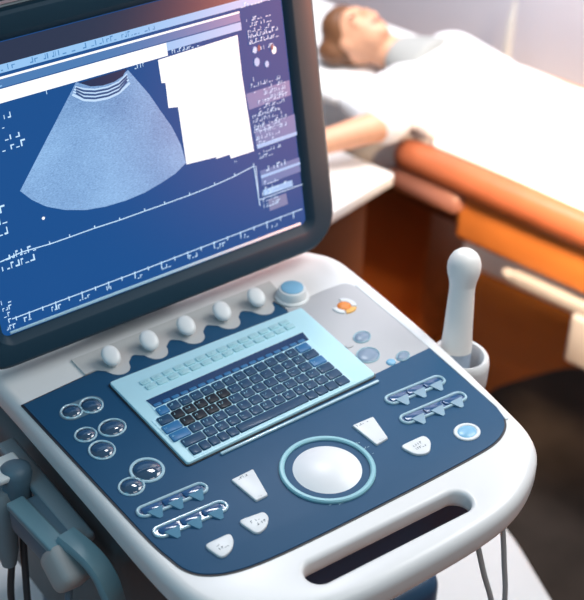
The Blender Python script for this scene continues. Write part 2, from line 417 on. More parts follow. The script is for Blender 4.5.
# dome buttons: glassy dark domes in pale rims
def oval(cx, cy, rx, ry, rot=0, n=28):
    c, s = math.cos(rot), math.sin(rot)
    return [(cx + rx * math.cos(2 * PI * k / n) * c - ry * math.sin(2 * PI * k / n) * s, cy + rx * math.cos(2 * PI * k / n) * s + ry * math.sin(2 * PI * k / n) * c) for k in range(n)]
def dome_button(cx, cy, rx, ry, h=0.004, m=M_glass, name='dome_button', rim=M_rim, rot=0.0, rw=0.0022, label=None):
    bm = bmesh.new(); loops = []
    for k in range(7):
        a = PI / 2 * k / 6.3; loops.append([(x, y, ZC + 0.0015 + h * math.sin(a)) for x, y in oval(cx, cy, rx * math.cos(a), ry * math.cos(a), rot)])
    loft(bm, loops); b = obj(name, bm, m, us, 60, label)
    if rim:
        bm = bmesh.new(); ring_plate(bm, oval(cx, cy, rx + rw * .8, ry + rw * .8, rot), rw, ZC + 0.001, ZC + 0.0032); obj('button_rim', bm, rim, b, 40)
    return b
dome_button(-0.0545, 0.1375, 0.0105, 0.0105); dome_button(-0.0325, 0.1345, 0.0112, 0.0120)
dome_button(-0.0605, 0.0965, 0.0105, 0.0100); dome_button(-0.0325, 0.0905, 0.0135, 0.0125); dome_button(-0.0585, 0.0665, 0.0122, 0.0135)
dome_button(-0.0615, 0.0030, 0.0118, 0.0118); dome_button(-0.0365, 0.0145, 0.0152, 0.0160, rw=0.0034)
bm = bmesh.new(); plate(bm, rrect(-0.068, -0.018, 0.1235, 0.1495, 0.013), ZC + 0.001, ZC + 0.0021); obj('button_surround', bm, M_slateb, us)
# rocker bars: three lens keys in one pale frame, a small paddle in front of each
def rocker(x0, x1, yc, s=-0.06):
    sh = lambda pts: [(x, y + (x - (x0 + x1) / 2) * s) for x, y in pts]
    fr = sh(rrect(x0, x1, yc - 0.0085, yc + 0.0085, 0.0085, 6))
    bm = bmesh.new(); ring_plate(bm, fr, 0.0030, ZC + 0.001, ZC + 0.0042, 0.001); f = obj('rocker_bar', bm, M_rim, us, 40)
    bm = bmesh.new(); plate(bm, inset(ccw(fr), 0.002), ZC + 0.001, ZC + 0.0020); obj('rocker_bed', bm, M_lens, f)
    L = (x1 - x0 - 0.010) / 3
    for i in range(3):
        a = x0 + 0.005 + i * L
        bm = bmesh.new(); plate(bm, sh(rrect(a + 0.0008, a + L - 0.0012, yc - 0.0050, yc + 0.0050, 0.0035, 4)), ZC + 0.0015, ZC + 0.0036, 0.0012); obj('lens_key', bm, M_lens, f, 40)
        bm = bmesh.new()
        m = a + L * 0.52; y = yc + (m - (x0 + x1) / 2) * s - 0.0045
        t = [(m - 0.0085, y), (m + 0.0085, y), (m + 0.003, y - 0.0105), (m - 0.001, y - 0.0110)]
        t = ccw(t); lo = [bm.verts.new((x_, y_, ZC + 0.001)) for x_, y_ in t]; hi = [bm.verts.new((x_, y_, ZC + (0.0058 if k_ > y - 0.002 else 0.0022))) for (x_, y_), k_ in zip(t, [q[1] for q in t])]
        bm.faces.new(hi)
        for k in range(4): bm.faces.new((lo[k], lo[(k + 1) % 4], hi[(k + 1) % 4], hi[k]))
        obj('paddle', bm, M_paddle, f, 20)
rocker(-0.0775, 0.0005, -0.0365); rocker(-0.0785, 0.0025, -0.0690)
rocker(0.2290, 0.3075, -0.0430); rocker(0.2215, 0.3080, -0.0770)
# white caps
def cap(px_pts, name, z=0.0042, r=0.004, seed=1, marks=True, label=None):
    pts = [con(*p) for p in px_pts]
    bm = bmesh.new(); plate(bm, round_poly(pts, r), ZC + 0.001, ZC + z, 0.0012); o = obj(name, bm, M_cap, us, 40, label)
    cx = sum(p[0] for p in pts) / len(pts); cy = sum(p[1] for p in pts) / len(pts)
    bm = bmesh.new()
    if marks == 1: text_rows(bm, cx - 0.009, max(p[1] for p in pts) - 0.0055, 0.017, 1, 0.003, 0.0034, ZC + z + 0.0002, seed); text_rows(bm, cx - 0.003, min(p[1] for p in pts) + 0.0025, 0.006, 1, 0.003, 0.0014, ZC + z + 0.0002, seed + 1)
    else: text_rows(bm, cx - 0.007, cy + 0.002, 0.014, 2, 0.0055, 0.003, ZC + z + 0.0002, seed)
    obj('key_marking', bm, M_ink, o, 0)
    return o
cap([(231, 481), (253, 470), (268, 496), (256, 502)], 'tapered_key', seed=11, r=0.002)
cap([(352, 426.5), (373, 417.7), (388, 439), (376.5, 446)], 'tapered_key', seed=12, r=0.002)
cap([(237, 522), (264, 512.5), (269, 518), (267, 528), (257, 536)], 'shield_key', seed=13, r=0.007, marks=2)
cap([(203, 546.5), (230, 534), (234, 541), (232, 551), (222, 560)], 'shield_key', seed=14, r=0.007, marks=2)
cap([(399, 447.5), (424, 436), (431, 442), (430, 454), (416, 456.5)], 'shield_key', seed=15, r=0.007, marks=2)
cx, cy = con(467, 432)
dome_button(cx, cy, 0.0115, 0.0100, 0.0025, M_bluecap, 'round_button', M_cap, rw=0.0042, label='round blue button in a white ring')
# grey panel keys
cx, cy = con(344, 306)
b = dome_button(cx, cy, 0.0085, 0.0085, 0.003, M_orange, 'orange_button', None, label='orange button')
def sector(cx, cy, r0, r1, a0, a1, n=10):
    o = [(cx + r1 * math.cos(math.radians(a0 + (a1 - a0) * k / n)), cy + r1 * math.sin(math.radians(a0 + (a1 - a0) * k / n))) for k in range(n + 1)]
    i = [(cx + r0 * math.cos(math.radians(a0 + (a1 - a0) * k / n)), cy + r0 * math.sin(math.radians(a0 + (a1 - a0) * k / n))) for k in range(n, -1, -1)]
    return o + i
for nm, a0, a1, mm in (('white_guard', -35, 75, M_cap), ('white_guard', 165, 235, M_cap), ('amber_guard', 245, 315, M_amber)):
    bm = bmesh.new(); plate(bm, sector(cx, cy, 0.0085, 0.0150, a0, a1), ZC + 0.001, ZC + 0.0030, 0.0006); obj(nm, bm, mm, b, 40)
for (px, py, rx, ry, mm, rim) in ((362, 337, 0.0105, 0.0085, M_slate, M_rim), (368, 355, 0.0135, 0.0120, M_slate, M_rim), (403, 356, 0.0085, 0.0060, M_slate, M_rim), (391, 362, 0.0060, 0.0055, M_bluecap, None)):
    cx, cy = con(px, py); dome_button(cx, cy, rx, ry, 0.0026, mm, 'panel_button', rim, rot=0.35, rw=0.0016)
bm = bmesh.new(); plate(bm, rrect(*sorted((con(349, 346)[0] - 0.004, con(349, 346)[0] + 0.005)), con(349, 346)[1] - 0.003, con(349, 346)[1] + 0.003, 0.002), ZC + 0.001, ZC + 0.0026, 0.0005); obj('panel_button', bm, M_grey, us)

# ------------------------------------------------------------------ monitor
def MP(u, w, n=0.0): return MO + MU * u + MW * w + MN * n
def mloop(u0, u1, w0, w1, r, n): return [MP(u, w, n) for u, w in rrect(u0, u1, w0, w1, r, 8)]
def moff(a, b, r, n, d): return mloop(a[0] + d, a[1] - d, b[0] + d, b[1] - d, max(r - d, 0.003), n)
OU, OW = (-0.130, 0.3575), (-0.0515, 0.3215)
IU, IW = (-0.083, 0.3195), (-0.0175, 0.2900)
bm = bmesh.new()
loops = [moff(OU, OW, 0.048, -0.006, 0.000), moff(OU, OW, 0.048, 0.004, 0.000), moff(OU, OW, 0.048, 0.0085, 0.0014), moff(OU, OW, 0.048, 0.0105, 0.005),
         moff(IU, IW, 0.010, 0.0100, -0.0095), moff(IU, IW, 0.010, 0.0088, -0.0075), moff(IU, IW, 0.008, 0.0002, 0.0)]
loft(bm, loops, False, False); bez = obj('monitor_bezel', bm, M_bezel, us, 30)
bm = bmesh.new()
loft(bm, [moff(OU, OW, 0.048, -0.040, 0.045), moff(OU, OW, 0.048, -0.036, 0.02), moff(OU, OW, 0.048, -0.022, 0.003), moff(OU, OW, 0.048, -0.010, -0.0015), moff(OU, OW, 0.048, -0.0055, -0.0018), moff(OU, OW, 0.048, -0.0040, 0.0006)]); obj('back_shell', bm, M_holder, bez, 40)
bm = bmesh.new(); box(bm, *MP(0.112, 0.338, -0.006), 0.44, 0.030, 0.018, 0.006, Matrix.Rotation(-TILT, 3, 'X')); obj('top_rail', bm, M_back, bez)
bm = bmesh.new(); box(bm, *MP(0.118, -0.0145, 0.0016), 0.386, 0.0022, 0.0030, 0.0006, Matrix.Rotation(-TILT, 3, 'X')); obj('screen_lip', bm, M_lip, bez, label='lip along the bottom of the screen, screen reflection painted in pale blue')
bm = bmesh.new(); loft(bm, [moff(IU, IW, 0.008, -0.003, -0.001), moff(IU, IW, 0.008, 0.0003, -0.001)])
M_screen = mat('screen_glass', (0.016, 0.016, 0.016), 0.25, spec=0.12, emit=(0.005, 0.075, 0.275), estr=1.0)
scr = obj('screen', bm, M_screen, bez, 0)
# neck
bm = bmesh.new(); box(bm, 0.12, 0.315, 0.955, 0.11, 0.05, 0.12, 0.012); obj('monitor_neck', bm, M_cartgrey, us)

E_white = emat('screen_white', (0.94, 0.97, 1.0), 1.15)
E_pale = emat('screen_pale_blue', (0.30, 0.56, 0.90), 1.0)
E_mid = emat('screen_mid_blue', (0.06, 0.19, 0.45), 1.0)
E_text = emat('screen_lettering', (0.55, 0.78, 1.0), 1.1)
E_dark = emat('screen_black', (0.004, 0.016, 0.075), 1.0)
def spoly(name, pts, m, n=0.0008, px=True):
    bm = bmesh.new(); q = ccw([mon(*p, n) for p in pts] if px else pts)
    bm.faces.new([bm.verts.new(MP(u, w, n)) for u, w in q]); return obj(name, bm, m, bez, 0)
def sline(bm, pts, wd, n=0.0011):
    P = [V(mon(*p, n)) for p in pts]
    for a, b in zip(P, P[1:]):
        t = (b - a).normalized(); s = V((-t.y, t.x)) * wd / 2
        bm.faces.new([bm.verts.new(MP(q.x, q.y, n)) for q in (a - s, b - s, b + s, a + s)])
L0, R0_ = -0.0815, 0.318
def band(name, w0, w1, m, u0=L0, u1=R0_, n=0.0008): return spoly(name, [(u0, w0), (u1, w0), (u1, w1), (u0, w1)], m, n, False)
wA = lambda y: mon(50, y)[1]
band('screen_margin', wA(51), 0.2895, emat('screen_black_margin', (0.010, 0.020, 0.060), 1.0))
band('title_bar', wA(59.5), wA(51), E_pale, n=0.0009)
band('title_rule', wA(65.3), wA(63), E_white, u1=0.262, n=0.0009)
band('menu_bar', wA(74), wA(65.5), E_mid, u1=0.262)
band('image_bar', wA(89), wA(75), E_white, u1=0.165, n=0.0009)
band('image_bar', wA(84), wA(75), E_pale, u0=0.165, u1=0.262, n=0.0009)
FR = lambda u, w, n: MP(u, w, n)
def stext(u0, w0, wd, rows, pitch, h, seed, m=None, name='screen_text', fill=0.85):
    bm = bmesh.new(); text_rows(bm, u0, w0, wd, rows, pitch, h, 0.0013, seed, FR, fill); return obj(name, bm, m or E_text, bez, 0)
stext(-0.075, wA(57.5), 0.33, 1, 0.006, 0.0055, 3, mat('title_ink', (0.01, 0.02, 0.03), .5, emit=(0.08, 0.25, 0.55), estr=1))
stext(-0.072, wA(72.5), 0.05, 1, 0.006, 0.005, 5, E_pale)
# ultrasound sector image
def tex_sector():
    m = bpy.data.materials.new('scan_image'); m.use_nodes = True; nt = m.node_tree; b = nt.nodes['Principled BSDF']
    b.inputs['Base Color'].default_value = (0.03, 0.03, 0.03, 1); b.inputs['Roughness'].default_value = 0.4
    tc = nt.nodes.new('ShaderNodeTexCoord'); mp = nt.nodes.new('ShaderNodeMapping'); mp.inputs['Scale'].default_value = (420, 420, 1100)
    n = nt.nodes.new('ShaderNodeTexNoise'); n.inputs['Scale'].default_value = 1.0; n.inputs['Detail'].default_value = 5; n.inputs['Roughness'].default_value = 0.7
    n2 = nt.nodes.new('ShaderNodeTexNoise'); n2.inputs['Scale'].default_value = 9; n2.inputs['Detail'].default_value = 2
    a = nt.nodes.new('ShaderNodeMath'); a.operation = 'MULTIPLY_ADD'; a.inputs[1].default_value = 0.6
    r = nt.nodes.new('ShaderNodeValToRGB')
    r.color_ramp.elements[0].position = 0.45; r.color_ramp.elements[0].color = (0.045, 0.13, 0.36, 1)
    r.color_ramp.elements[1].position = 1.05; r.color_ramp.elements[1].color = (0.30, 0.53, 0.86, 1)
    nt.links.new(tc.outputs['Object'], mp.inputs['Vector']); nt.links.new(mp.outputs['Vector'], n.inputs['Vector'])
    nt.links.new(tc.outputs['Object'], n2.inputs['Vector']); nt.links.new(n2.outputs['Fac'], a.inputs[0]); nt.links.new(n.outputs['Fac'], a.inputs[2])
    nt.links.new(a.outputs[0], r.inputs['Fac']); nt.links.new(r.outputs['Color'], b.inputs['Emission Color']); b.inputs['Emission Strength'].default_value = 1.0
    return m
spoly('scan_sector', [(71, 92), (40, 152), (20, 191), (32, 200), (46, 206.5), (65, 210), (86, 210), (106, 206.5), (126, 200.5), (145, 192.5), (163, 182), (176, 173), (186, 163), (181, 145), (172, 127), (160, 110), (149, 94), (128, 70), (120, 77), (108, 82.5), (95, 85), (84, 84), (76, 82)], tex_sector(), 0.0009)
spoly('scan_dark_cap', [(79, 83), (127, 68.5), (123, 76), (114, 82), (103, 85.5), (91, 86.5)], E_dark, 0.0011)
bm = bmesh.new()
for k, dn in enumerate((2.5, 6, 9.5, 13.5)):
    e = 0.0 + k * 0.9
    sline(bm, [(75 - e, 85 + dn * .7), (84, 86.5 + dn), (95, 87 + dn), (108, 84.5 + dn), (119, 79.5 + dn), (127 + e, 72 + dn * .8)], 0.0016 if k < 3 else 0.0026, 0.0012)
obj('scan_echo', bm, emat('echo_white', (0.55, 0.75, 1.0), 1.0), bez, 0)
bm = bmesh.new()
for dn in (4.5, 8, 11.5): sline(bm, [(76, 85 + dn * .7), (84, 86.5 + dn), (95, 87 + dn), (108, 84.5 + dn), (119, 79.5 + dn), (127, 73 + dn * .7)], 0.0020, 0.00125)
obj('scan_shadow', bm, emat('echo_dark', (0.02, 0.07, 0.22), 1.0), bez, 0)
spoly('white_window', [(158, 60), (237.5, 35), (242, 75), (254, 151), (231, 158.5), (229.5, 154.5), (216, 159), (216.5, 157), (186.5, 164.5), (178, 107), (168.5, 108), (165.5, 83), (161.5, 83)], E_white, 0.0010)
# graph and ruler
curve = [(0, 262), (22, 252), (50, 244), (70, 237), (95, 228), (120, 220), (145, 211), (165, 204), (190, 195), (215, 185), (235, 176), (254, 166), (260, 206)]
bm = bmesh.new(); sline(bm, curve, 0.0011)
for x, y in curve[1:-1]: sline(bm, [(x, y), (x - .6, y - 2.5)], 0.0012)
obj('graph_line', bm, E_text, bez, 0); bm = bmesh.new(); sline(bm, [(12, 319), (140, 271), (302, 209)], 0.0011)
for k in range(22):
    x = 16 + k * 13.2; y = 318 - (x - 12) * 0.379; sline(bm, [(x, y), (x + 0.6, y + (7 if k % 2 else 4))], 0.0011)
obj('graph_line', bm, E_text, bez, 0)
bm = bmesh.new(); sline(bm, [(256, 166), (259, 200), (303, 184)], 0.0009); obj('graph_frame', bm, E_text, bez, 0)
for i in range(10):
    x = 24 + i * 27.5; u, w = mon(x, 318 - (x - 12) * 0.379 + 8); stext(u, w, 0.012, 1, 0.005, 0.005, 40 + i)
u, w = mon(43, 218); spoly('cursor_dot', [(u + 0.0018 * math.cos(k), w + 0.0018 * math.sin(k)) for k in (0, .785, 1.57, 2.36, 3.14, 3.93, 4.71, 5.5)], E_white, 0.001, False)
for px, py, wd, rows, h, sd in ((46, 94, .014, 1, .004, 60), (134, 69, .014, 1, .004, 61), (0, 120, .010, 2, .006, 62), (0, 142, .030, 2, .007, 63), (0, 262, .050, 2, .007, 64), (1, 305, .010, 5, .005, 65), (-6, 215, .014, 3, .008, 66),
                                (166, 55, .07, 1, .004, 67), (240, 8, .055, 1, .005, 68), (246, 22, .036, 5, .0042, 69), (248, 38, .045, 2, .005, 70), (252, 52, .04, 1, .004, 71), (250, 82, .02, 3, .0045, 72), (262, 84, .040, 4, .0042, 73), (258, 104, .044, 3, .0042, 74), (252, 118, .05, 4, .004, 75), (254, 130, .044, 4, .0042, 76), (258, 154, .034, 2, .004, 77), (263, 172, .036, 1, .006, 78), (264, 185, .03, 2, .005, 79), (262, 196, .036, 3, .005, 80), (234, 163, .006, 1, .003, 81), (180, 112, .008, 3, .003, 82)):
    u, w = mon(px, py); stext(u, w, min(wd, 0.314 - u), rows, h * 1.5, h, sd)
for a, m, n in (([(246, 94), (289, 80), (291, 95), (249, 110)], E_mid, .0009), ([(254, 129), (297, 113), (298, 133), (257, 148)], E_mid, .0009), ([(257, 145), (298, 131), (298.5, 134.5), (257.5, 149)], E_pale, .0010), ([(260, 171), (300, 157), (301.5, 171), (262, 186)], E_mid, .0009), ([(261, 175.5), (301, 161.5), (301.3, 164), (261.5, 178.5)], E_pale, .001), ([(263, 190), (292, 180), (293, 186), (264, 196)], E_pale, .001), ([(268, 200), (286, 193), (288, 204), (270, 211)], emat('screen_grey_blue', (.16, .22, .42), 1), .0009)):
    spoly('screen_panel', a, m, n)
for x, y, r in ((255, 50, 3.2), (274, 50, 3.6), (257, 62, 4), (267, 64, 3)):
    spoly('screen_icon', [(x + r * .7 * math.cos(k * PI / 4), y + r * 1.15 * math.sin(k * PI / 4)) for k in range(8)], E_pale if x != 274 else E_white, 0.0011)
for x, y, r in ((259, 48, 2.6), (272, 47, 2.4)):
    spoly('screen_icon', [(x + r * .6 * math.cos(k * PI / 4), y + r * 1.4 * math.sin(k * PI / 4)) for k in range(8)], E_dark, 0.0014)

# ------------------------------------------------------------------ probe holder and cart body
bm = bmesh.new()
cc = (up(440, 341, 0.876) + up(481, 364, 0.876)) / 2 + V((0.002, 0, 0))
def cup_loop(r, z):        # C-shaped holder standing off the right side of the console
    return [(cc.x + r * math.cos(2 * PI * k / 36), cc.y + r * 1.15 * math.sin(2 * PI * k / 36), z) for k in range(36)]
prof_c = [(0.0215, 0.826), (0.0225, 0.856), (0.0232, 0.869), (0.0250, 0.8735), (0.0275, 0.8745), (0.0300, 0.8720), (0.0312, 0.864), (0.0305, 0.838), (0.0270, 0.826)]
rs = [[bm.verts.new(p) for p in cup_loop(r, z)] for r, z in prof_c]
for i in range(len(rs)):
    a, b = rs[i], rs[(i + 1) % len(rs)]
    for k in range(36): bm.faces.new((a[k], a[(k + 1) % 36], b[(k + 1) % 36], b[k]))
cupo = obj('probe_cup', bm, M_white, us, 40)
bm = bmesh.new(); box(bm, 0.105, 0.14, 0.5, 0.30, 0.36, 0.20, 0.03); obj('cart_body', bm, M_body, us, 40)
bm = bmesh.new(); plate(bm, round_poly([(-0.02, -0.085), (0.300, -0.085), (0.318, -0.06), (0.318, 0.2), (-0.02, 0.2)], 0.03), 0.44, 0.62, 0.02); obj('front_housing', bm, M_body, us, 40)
bm = bmesh.new(); box(bm, 0.09, 0.21, 0.70, 0.36, 0.42, 0.24, 0.02); obj('cart_column', bm, M_cartgrey, us)
bm = bmesh.new(); plate(bm, round_poly([(-0.30, -0.10), (0.510, -0.135), (0.578, 0.06), (0.57, 0.42), (-0.30, 0.42)], 0.05), 0.40, 0.44, 0.012); obj('cart_deck', bm, M_white, us, 40)
bm = bmesh.new(); box(bm, 0.11, 0.14, 0.245, 0.42, 0.40, 0.33, 0.03); obj('cart_base', bm, M_cartgrey, us)
for sx in (-0.06, 0.28):
    for sy in (-0.02, 0.30):
        bm = bmesh.new(); lathe(bm, [(0.03, -0.014), (0.042, -0.010), (0.045, 0), (0.042, 0.010), (0.03, 0.014)], (sx, sy, 0.0451), V((1, 0, 0))); w_ = obj('caster', bm, M_dark, us, 40)
        bm = bmesh.new(); box(bm, sx, sy, 0.085, 0.04, 0.03, 0.04, 0.006); obj('caster_fork', bm, M_metal, w_)
# left holder rack
bm = bmesh.new(); box(bm, -0.107, 0.11, 0.838, 0.022, 0.18, 0.012, 0.004); rack = obj('holder_rack', bm, M_holder, us)
bm = bmesh.new(); box(bm, -0.1325, 0.142, 0.858, 0.034, 0.036, 0.008, 0.003); obj('holder_clip', bm, M_knob, rack, label='pale clip of the probe rack')

# ------------------------------------------------------------------ transducers
base = up(455.5, 355, 0.872); tip = up(466, 249, 1.002)
ax = (tip - base).normalized(); PS = (tip - base).length / 0.1214
def ps(prof): return [(r * 1.13, h * PS) for r, h in prof]
t = empty('transvaginal_probe', base, 'white round-headed wand probe upright in the cup on the right of the console', 'ultrasound probe')
bm = bmesh.new(); lathe(bm, ps([(0.0160, 0.0065), (0.0160, 0.012), (0.0148, 0.030), (0.0138, 0.055), (0.0130, 0.072), (0.0132, 0.082)]), base, ax, 32); obj('handle', bm, M_probe, t, 50)
bm = bmesh.new(); lathe(bm, ps([(0.0132, 0.0815), (0.0144, 0.088), (0.0162, 0.094), (0.0170, 0.100), (0.0168, 0.106), (0.0152, 0.1115), (0.0122, 0.1165), (0.0075, 0.1200), (0.003, 0.1213), (0.0005, 0.1214)]), base, ax, 32); obj('head', bm, M_probe, t, 60)
bm = bmesh.new(); lathe(bm, ps([(0.0120, -0.045), (0.0156, -0.03), (0.0158, 0.0065)]), base, ax, 32); obj('grip', bm, mat('grey_blue_grip', (0.34, 0.42, 0.52), 0.4), t, 50, 'grey-blue grip band')
bm = bmesh.new(); tube(bm, spline([base - ax * 0.046, base - ax * 0.10, base + V((0.0, -0.02, -0.17)), base + V((-0.02, -0.01, -0.26))]), 0.0036); obj('cable', bm, M_cable, t)

def linear_probe(name, label, c, d, L, w, h, m1, m2):
    d = V(d).normalized(); c = V(c)
    t = empty(name, c - V((0, 0, h / 2)), label, 'ultrasound probe', )
    s = d.cross(V((0, 0, 1))).normalized(); n = s.cross(d)
    mt = Matrix((s, d, n)).transposed()
    bm = bmesh.new(); box(bm, *c, w, L, h, min(w, h) * 0.22, mt); obj('body', bm, m1, t)
    bm = bmesh.new(); box(bm, *(c + n * h * 0.47 + s * w * 0.24), w * 0.52, L * 1.02, h * 0.28, 0.0025, mt); obj('cover', bm, m2, t)
    return t, s, d, n
p1 = up(52, 533, 0.828); p0 = up(12, 487, 0.828)
dv = (p1 - p0)
t, s, d, n = linear_probe('linear_probe', 'slate grey linear probe lying in the left side rack with curved teal strap', up(46, 532, 0.825), (0.06, -1, 0.02), 0.085, 0.040, 0.034, M_slateb, M_teal)
e = up(72, 551, 0.842)
bm = bmesh.new(); pts = spline([up(66, 536, .846), up(82, 549, .846), up(95, 562, .842), up(105, 577, .832), up(112, 594, .815), up(118, 612, .79), up(120, 630, .76)], 5)
rings = []
for i, p in enumerate(pts):
    tt = (pts[min(i + 1, len(pts) - 1)] - pts[max(i - 1, 0)]).normalized(); sx = tt.cross(V((0.1, -0.25, 1))).normalized(); nn = sx.cross(tt)
    rings.append([p + sx * a * 0.0125 + nn * b * 0.006 for a, b in ((1, .4), (.8, 1), (-.8, 1), (-1, .4), (-1, -.4), (-.8, -1), (.8, -1), (1, -.4))])
loft(bm, rings); obj('strap', bm, M_teal, t, 50)
bm = bmesh.new()
q = up(66, 566, 0.822); box(bm, *q, 0.036, 0.046, 0.036, 0.010, Matrix.Rotation(0.5, 3, 'X') @ Matrix.Rotation(0.3, 3, 'Y'))
obj('cable_boot', bm, mat('pale_boot', (0.42, 0.42, 0.41), 0.5), t, 60, 'pale rubber cable boot')
bm = bmesh.new(); tube(bm, spline([q + V((-0.004, -0.01, -0.02)), q + V((-0.01, -0.01, -0.08)), q + V((0.0, 0.03, -0.2)), q + V((0.06, 0.05, -0.27))]), 0.004); obj('cable', bm, M_slateb, t)
bm = bmesh.new()
for k in range(4): p = up(21 + k * 8.5, 521 + k * 9.0, 0.834); ball(bm, p, 0.0022, 0.0022, 0.003)
obj('button_row', bm, M_holder, t)
# convex probe standing in the rear of the rack
c = up(17, 492, 0.83)
t = empty('convex_probe', c - V((0, 0, .03)), 'slate grey convex probe hanging under the pale clip of the left rack', 'ultrasound probe')
bm = bmesh.new(); lathe(bm, [(0.009, -0.045), (0.013, -0.03), (0.0155, -0.01), (0.0150, 0.010), (0.0175, 0.024), (0.0155, 0.032), (0.008, 0.036)], c, V((0.1, 0.12, 1))); obj('body', bm, M_slateb, t, 60)
bm = bmesh.new(); tube(bm, spline([c + V((0, -.005, -.045)), c + V((-0.006, -.01, -.10)), c + V((0.0, 0.0, -.20)), c + V((0.05, 0.02, -0.27))]), 0.004); obj('cable', bm, M_dark, t)
c = up(4, 520, 0.80)
t = empty('slim_probe', c - V((0, 0, .03)), 'grey slim probe at the far left end behind the slate linear probe', 'ultrasound probe')
bm = bmesh.new(); lathe(bm, [(0.008, -0.06), (0.012, -0.04), (0.014, 0.0), (0.013, 0.03), (0.009, 0.038)], c, V((0.05, 0.1, 1))); obj('body', bm, M_holder, t, 60)
bm = bmesh.new(); tube(bm, spline([c + V((0, -.005, -.06)), c + V((-0.002, 0, -.14)), c + V((0.05, 0.02, -0.22))]), 0.004); obj('cable', bm, M_dark, t)
# two grey leads hanging under the front right of the console
for (a, b, c2), lb in (((478, 537), (484, 565), (493, 606)), 'thin grey lead hanging under the console front, nearer the handle slot'), (((505, 521), (507, 560), (508, 606)), 'thin grey lead hanging under the right front corner of the console'):
    p_ = up(*a, 0.862); k_ = (c2[0] - a[0]) / 75.0 * 0.16 + 0.014
    pts = [p_ + V((0, .004, 0)), V((p_.x + .004 + k_ * .3, p_.y + .002, .80)), V((p_.x + .006 + k_ * .8, p_.y + .002, .72)), V((p_.x + .008 + k_ * 1.3, p_.y + .02, .60)), V((p_.x + .02 + k_, p_.y + .09, .50)), V((p_.x + k_, p_.y + .16, .446))]
    bm = bmesh.new(); tube(bm, spline(pts), 0.0030); o = obj('hanging_lead', bm, M_cable); tag(o, lb, 'cable')

# ------------------------------------------------------------------ couch
_a, _b = up(410, 145, 0.646), up(584, 218, 0.646)
BD = V((_b.x - _a.x, _b.y - _a.y)).normalized(); BQ = V((-BD.y, BD.x)); E0 = V((_a.x, _a.y)) - BD * 0.085 + BQ * 0.018
def B(b, q, z): p = E0 + BD * b + BQ * q; return V((p.x, p.y, z))
BM = Matrix(((BD.x, BQ.x, 0), (BD.y, BQ.y, 0), (0, 0, 1)))
ZB = 0.640
def bbox(bm, b0, b1, q0, q1, z0, z1, bev): c = B((b0 + b1) / 2, (q0 + q1) / 2, (z0 + z1) / 2); box(bm, *c, b1 - b0, q1 - q0, z1 - z0, bev, BM)
bed = empty('examination_couch', B(0.4, 0.22, 0), 'brown leather examination couch with rolled edges behind the console', 'examination couch')
bm = bmesh.new(); bbox(bm, 0.055, 1.25, 0.006, 0.365, 0.545, ZB, 0.02); obj('seat_cushion', bm, M_leather, bed)
bm = bmesh.new(); bbox(bm, 0.185, 1.24, -0.004, 0.36, 0.486, 0.585, 0.012); obj('lower_pad', bm, M_tan, bed, label='tan leather pad under the edge roll')
bm = bmesh.new(); bbox(bm, -0.62, 0.045, 0.03, 0.365, 0.55, ZB, 0.02); obj('head_cushion', bm, M_leather2, bed)
bm = bmesh.new(); tube(bm, [B(b, 0.0, 0.614) for b in (0.050, 0.058, 0.078, 0.4, 0.8, 1.24, 1.25)], [0.016, 0.026, 0.031, 0.032, 0.032, 0.032, 0.02], 20); obj('edge_roll', bm, M_leather, bed, 60)
bm = bmesh.new(); tube(bm, [B(b, -0.006, 0.566) for b in (0.040, 0.048, 0.07, 0.14, 0.192, 0.202)], [0.012, 0.021, 0.026, 0.026, 0.024, 0.012], 18); obj('lower_roll', bm, M_leather2, bed, 60)
bm = bmesh.new(); tube(bm, [B(b, 0.378, 0.615) for b in (0.04, 0.06, 0.2, 0.6, 1.24, 1.25)], [0.02, 0.034, 0.035, 0.035, 0.035, 0.02], 18); obj('edge_roll', bm, M_tan, bed, 60)
bm = bmesh.new(); bbox(bm, 0.318, 1.22, -0.012, 0.008, 0.452, 0.474, 0.004); obj('side_rail', bm, M_enamel, bed)
bm = bmesh.new(); lathe(bm, [(0.008, -0.01), (0.010, -0.006), (0.010, 0.006), (0.007, 0.010)], B(0.310, -0.002, 0.463), V((BD.x, BD.y, 0))); obj('rail_knob', bm, M_enamel, bed)
bm = bmesh.new(); bbox(bm, 0.450, 0.56, -0.020, 0.010, 0.350, 0.453, 0.008); obj('control_box', bm, M_enamel, bed, label='white box hanging from the side rail')
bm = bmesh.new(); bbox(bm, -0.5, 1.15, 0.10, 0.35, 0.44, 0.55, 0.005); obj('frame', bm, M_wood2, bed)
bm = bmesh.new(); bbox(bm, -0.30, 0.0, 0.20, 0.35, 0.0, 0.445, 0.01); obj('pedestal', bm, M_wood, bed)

def nz(x, y): return math.sin(x * 23 + 1.3 * math.sin(y * 17)) * 0.5 + math.sin(y * 31 + x * 11 + 2) * 0.3 + math.sin((x - y) * 47) * 0.2
def cloth(name, b0, b1, q0, q1, nb, nq, zf, th, m, parent=None):
    bm = bmesh.new(); top = []; bot = []
    for i in range(nb + 1):
        ra = []; rb_ = []
        for j in range(nq + 1):
            b = b0 + (b1 - b0) * i / nb; q = q0 + (q1 - q0) * j / nq
            bb, qq, z = zf(b, q)
            ra.append(bm.verts.new(B(bb, qq, z))); rb_.append(bm.verts.new(B(bb, qq + (th if z < ZB - 0.004 else 0), z - th)))
        top.append(ra); bot.append(rb_)
    for i in range(nb):
        for j in range(nq):
            bm.faces.new((top[i][j], top[i + 1][j], top[i + 1][j + 1], top[i][j + 1])); bm.faces.new((bot[i][j], bot[i][j + 1], bot[i + 1][j + 1], bot[i + 1][j]))
    for i in range(nb):
        for j in (0, nq): bm.faces.new((top[i][j], top[i + 1][j], bot[i + 1][j], bot[i][j]))
    for j in range(nq):
        for i in (0, nb): bm.faces.new((top[i][j], top[i][j + 1], bot[i][j + 1], bot[i][j]))
    return obj(name, bm, m, parent, 80)
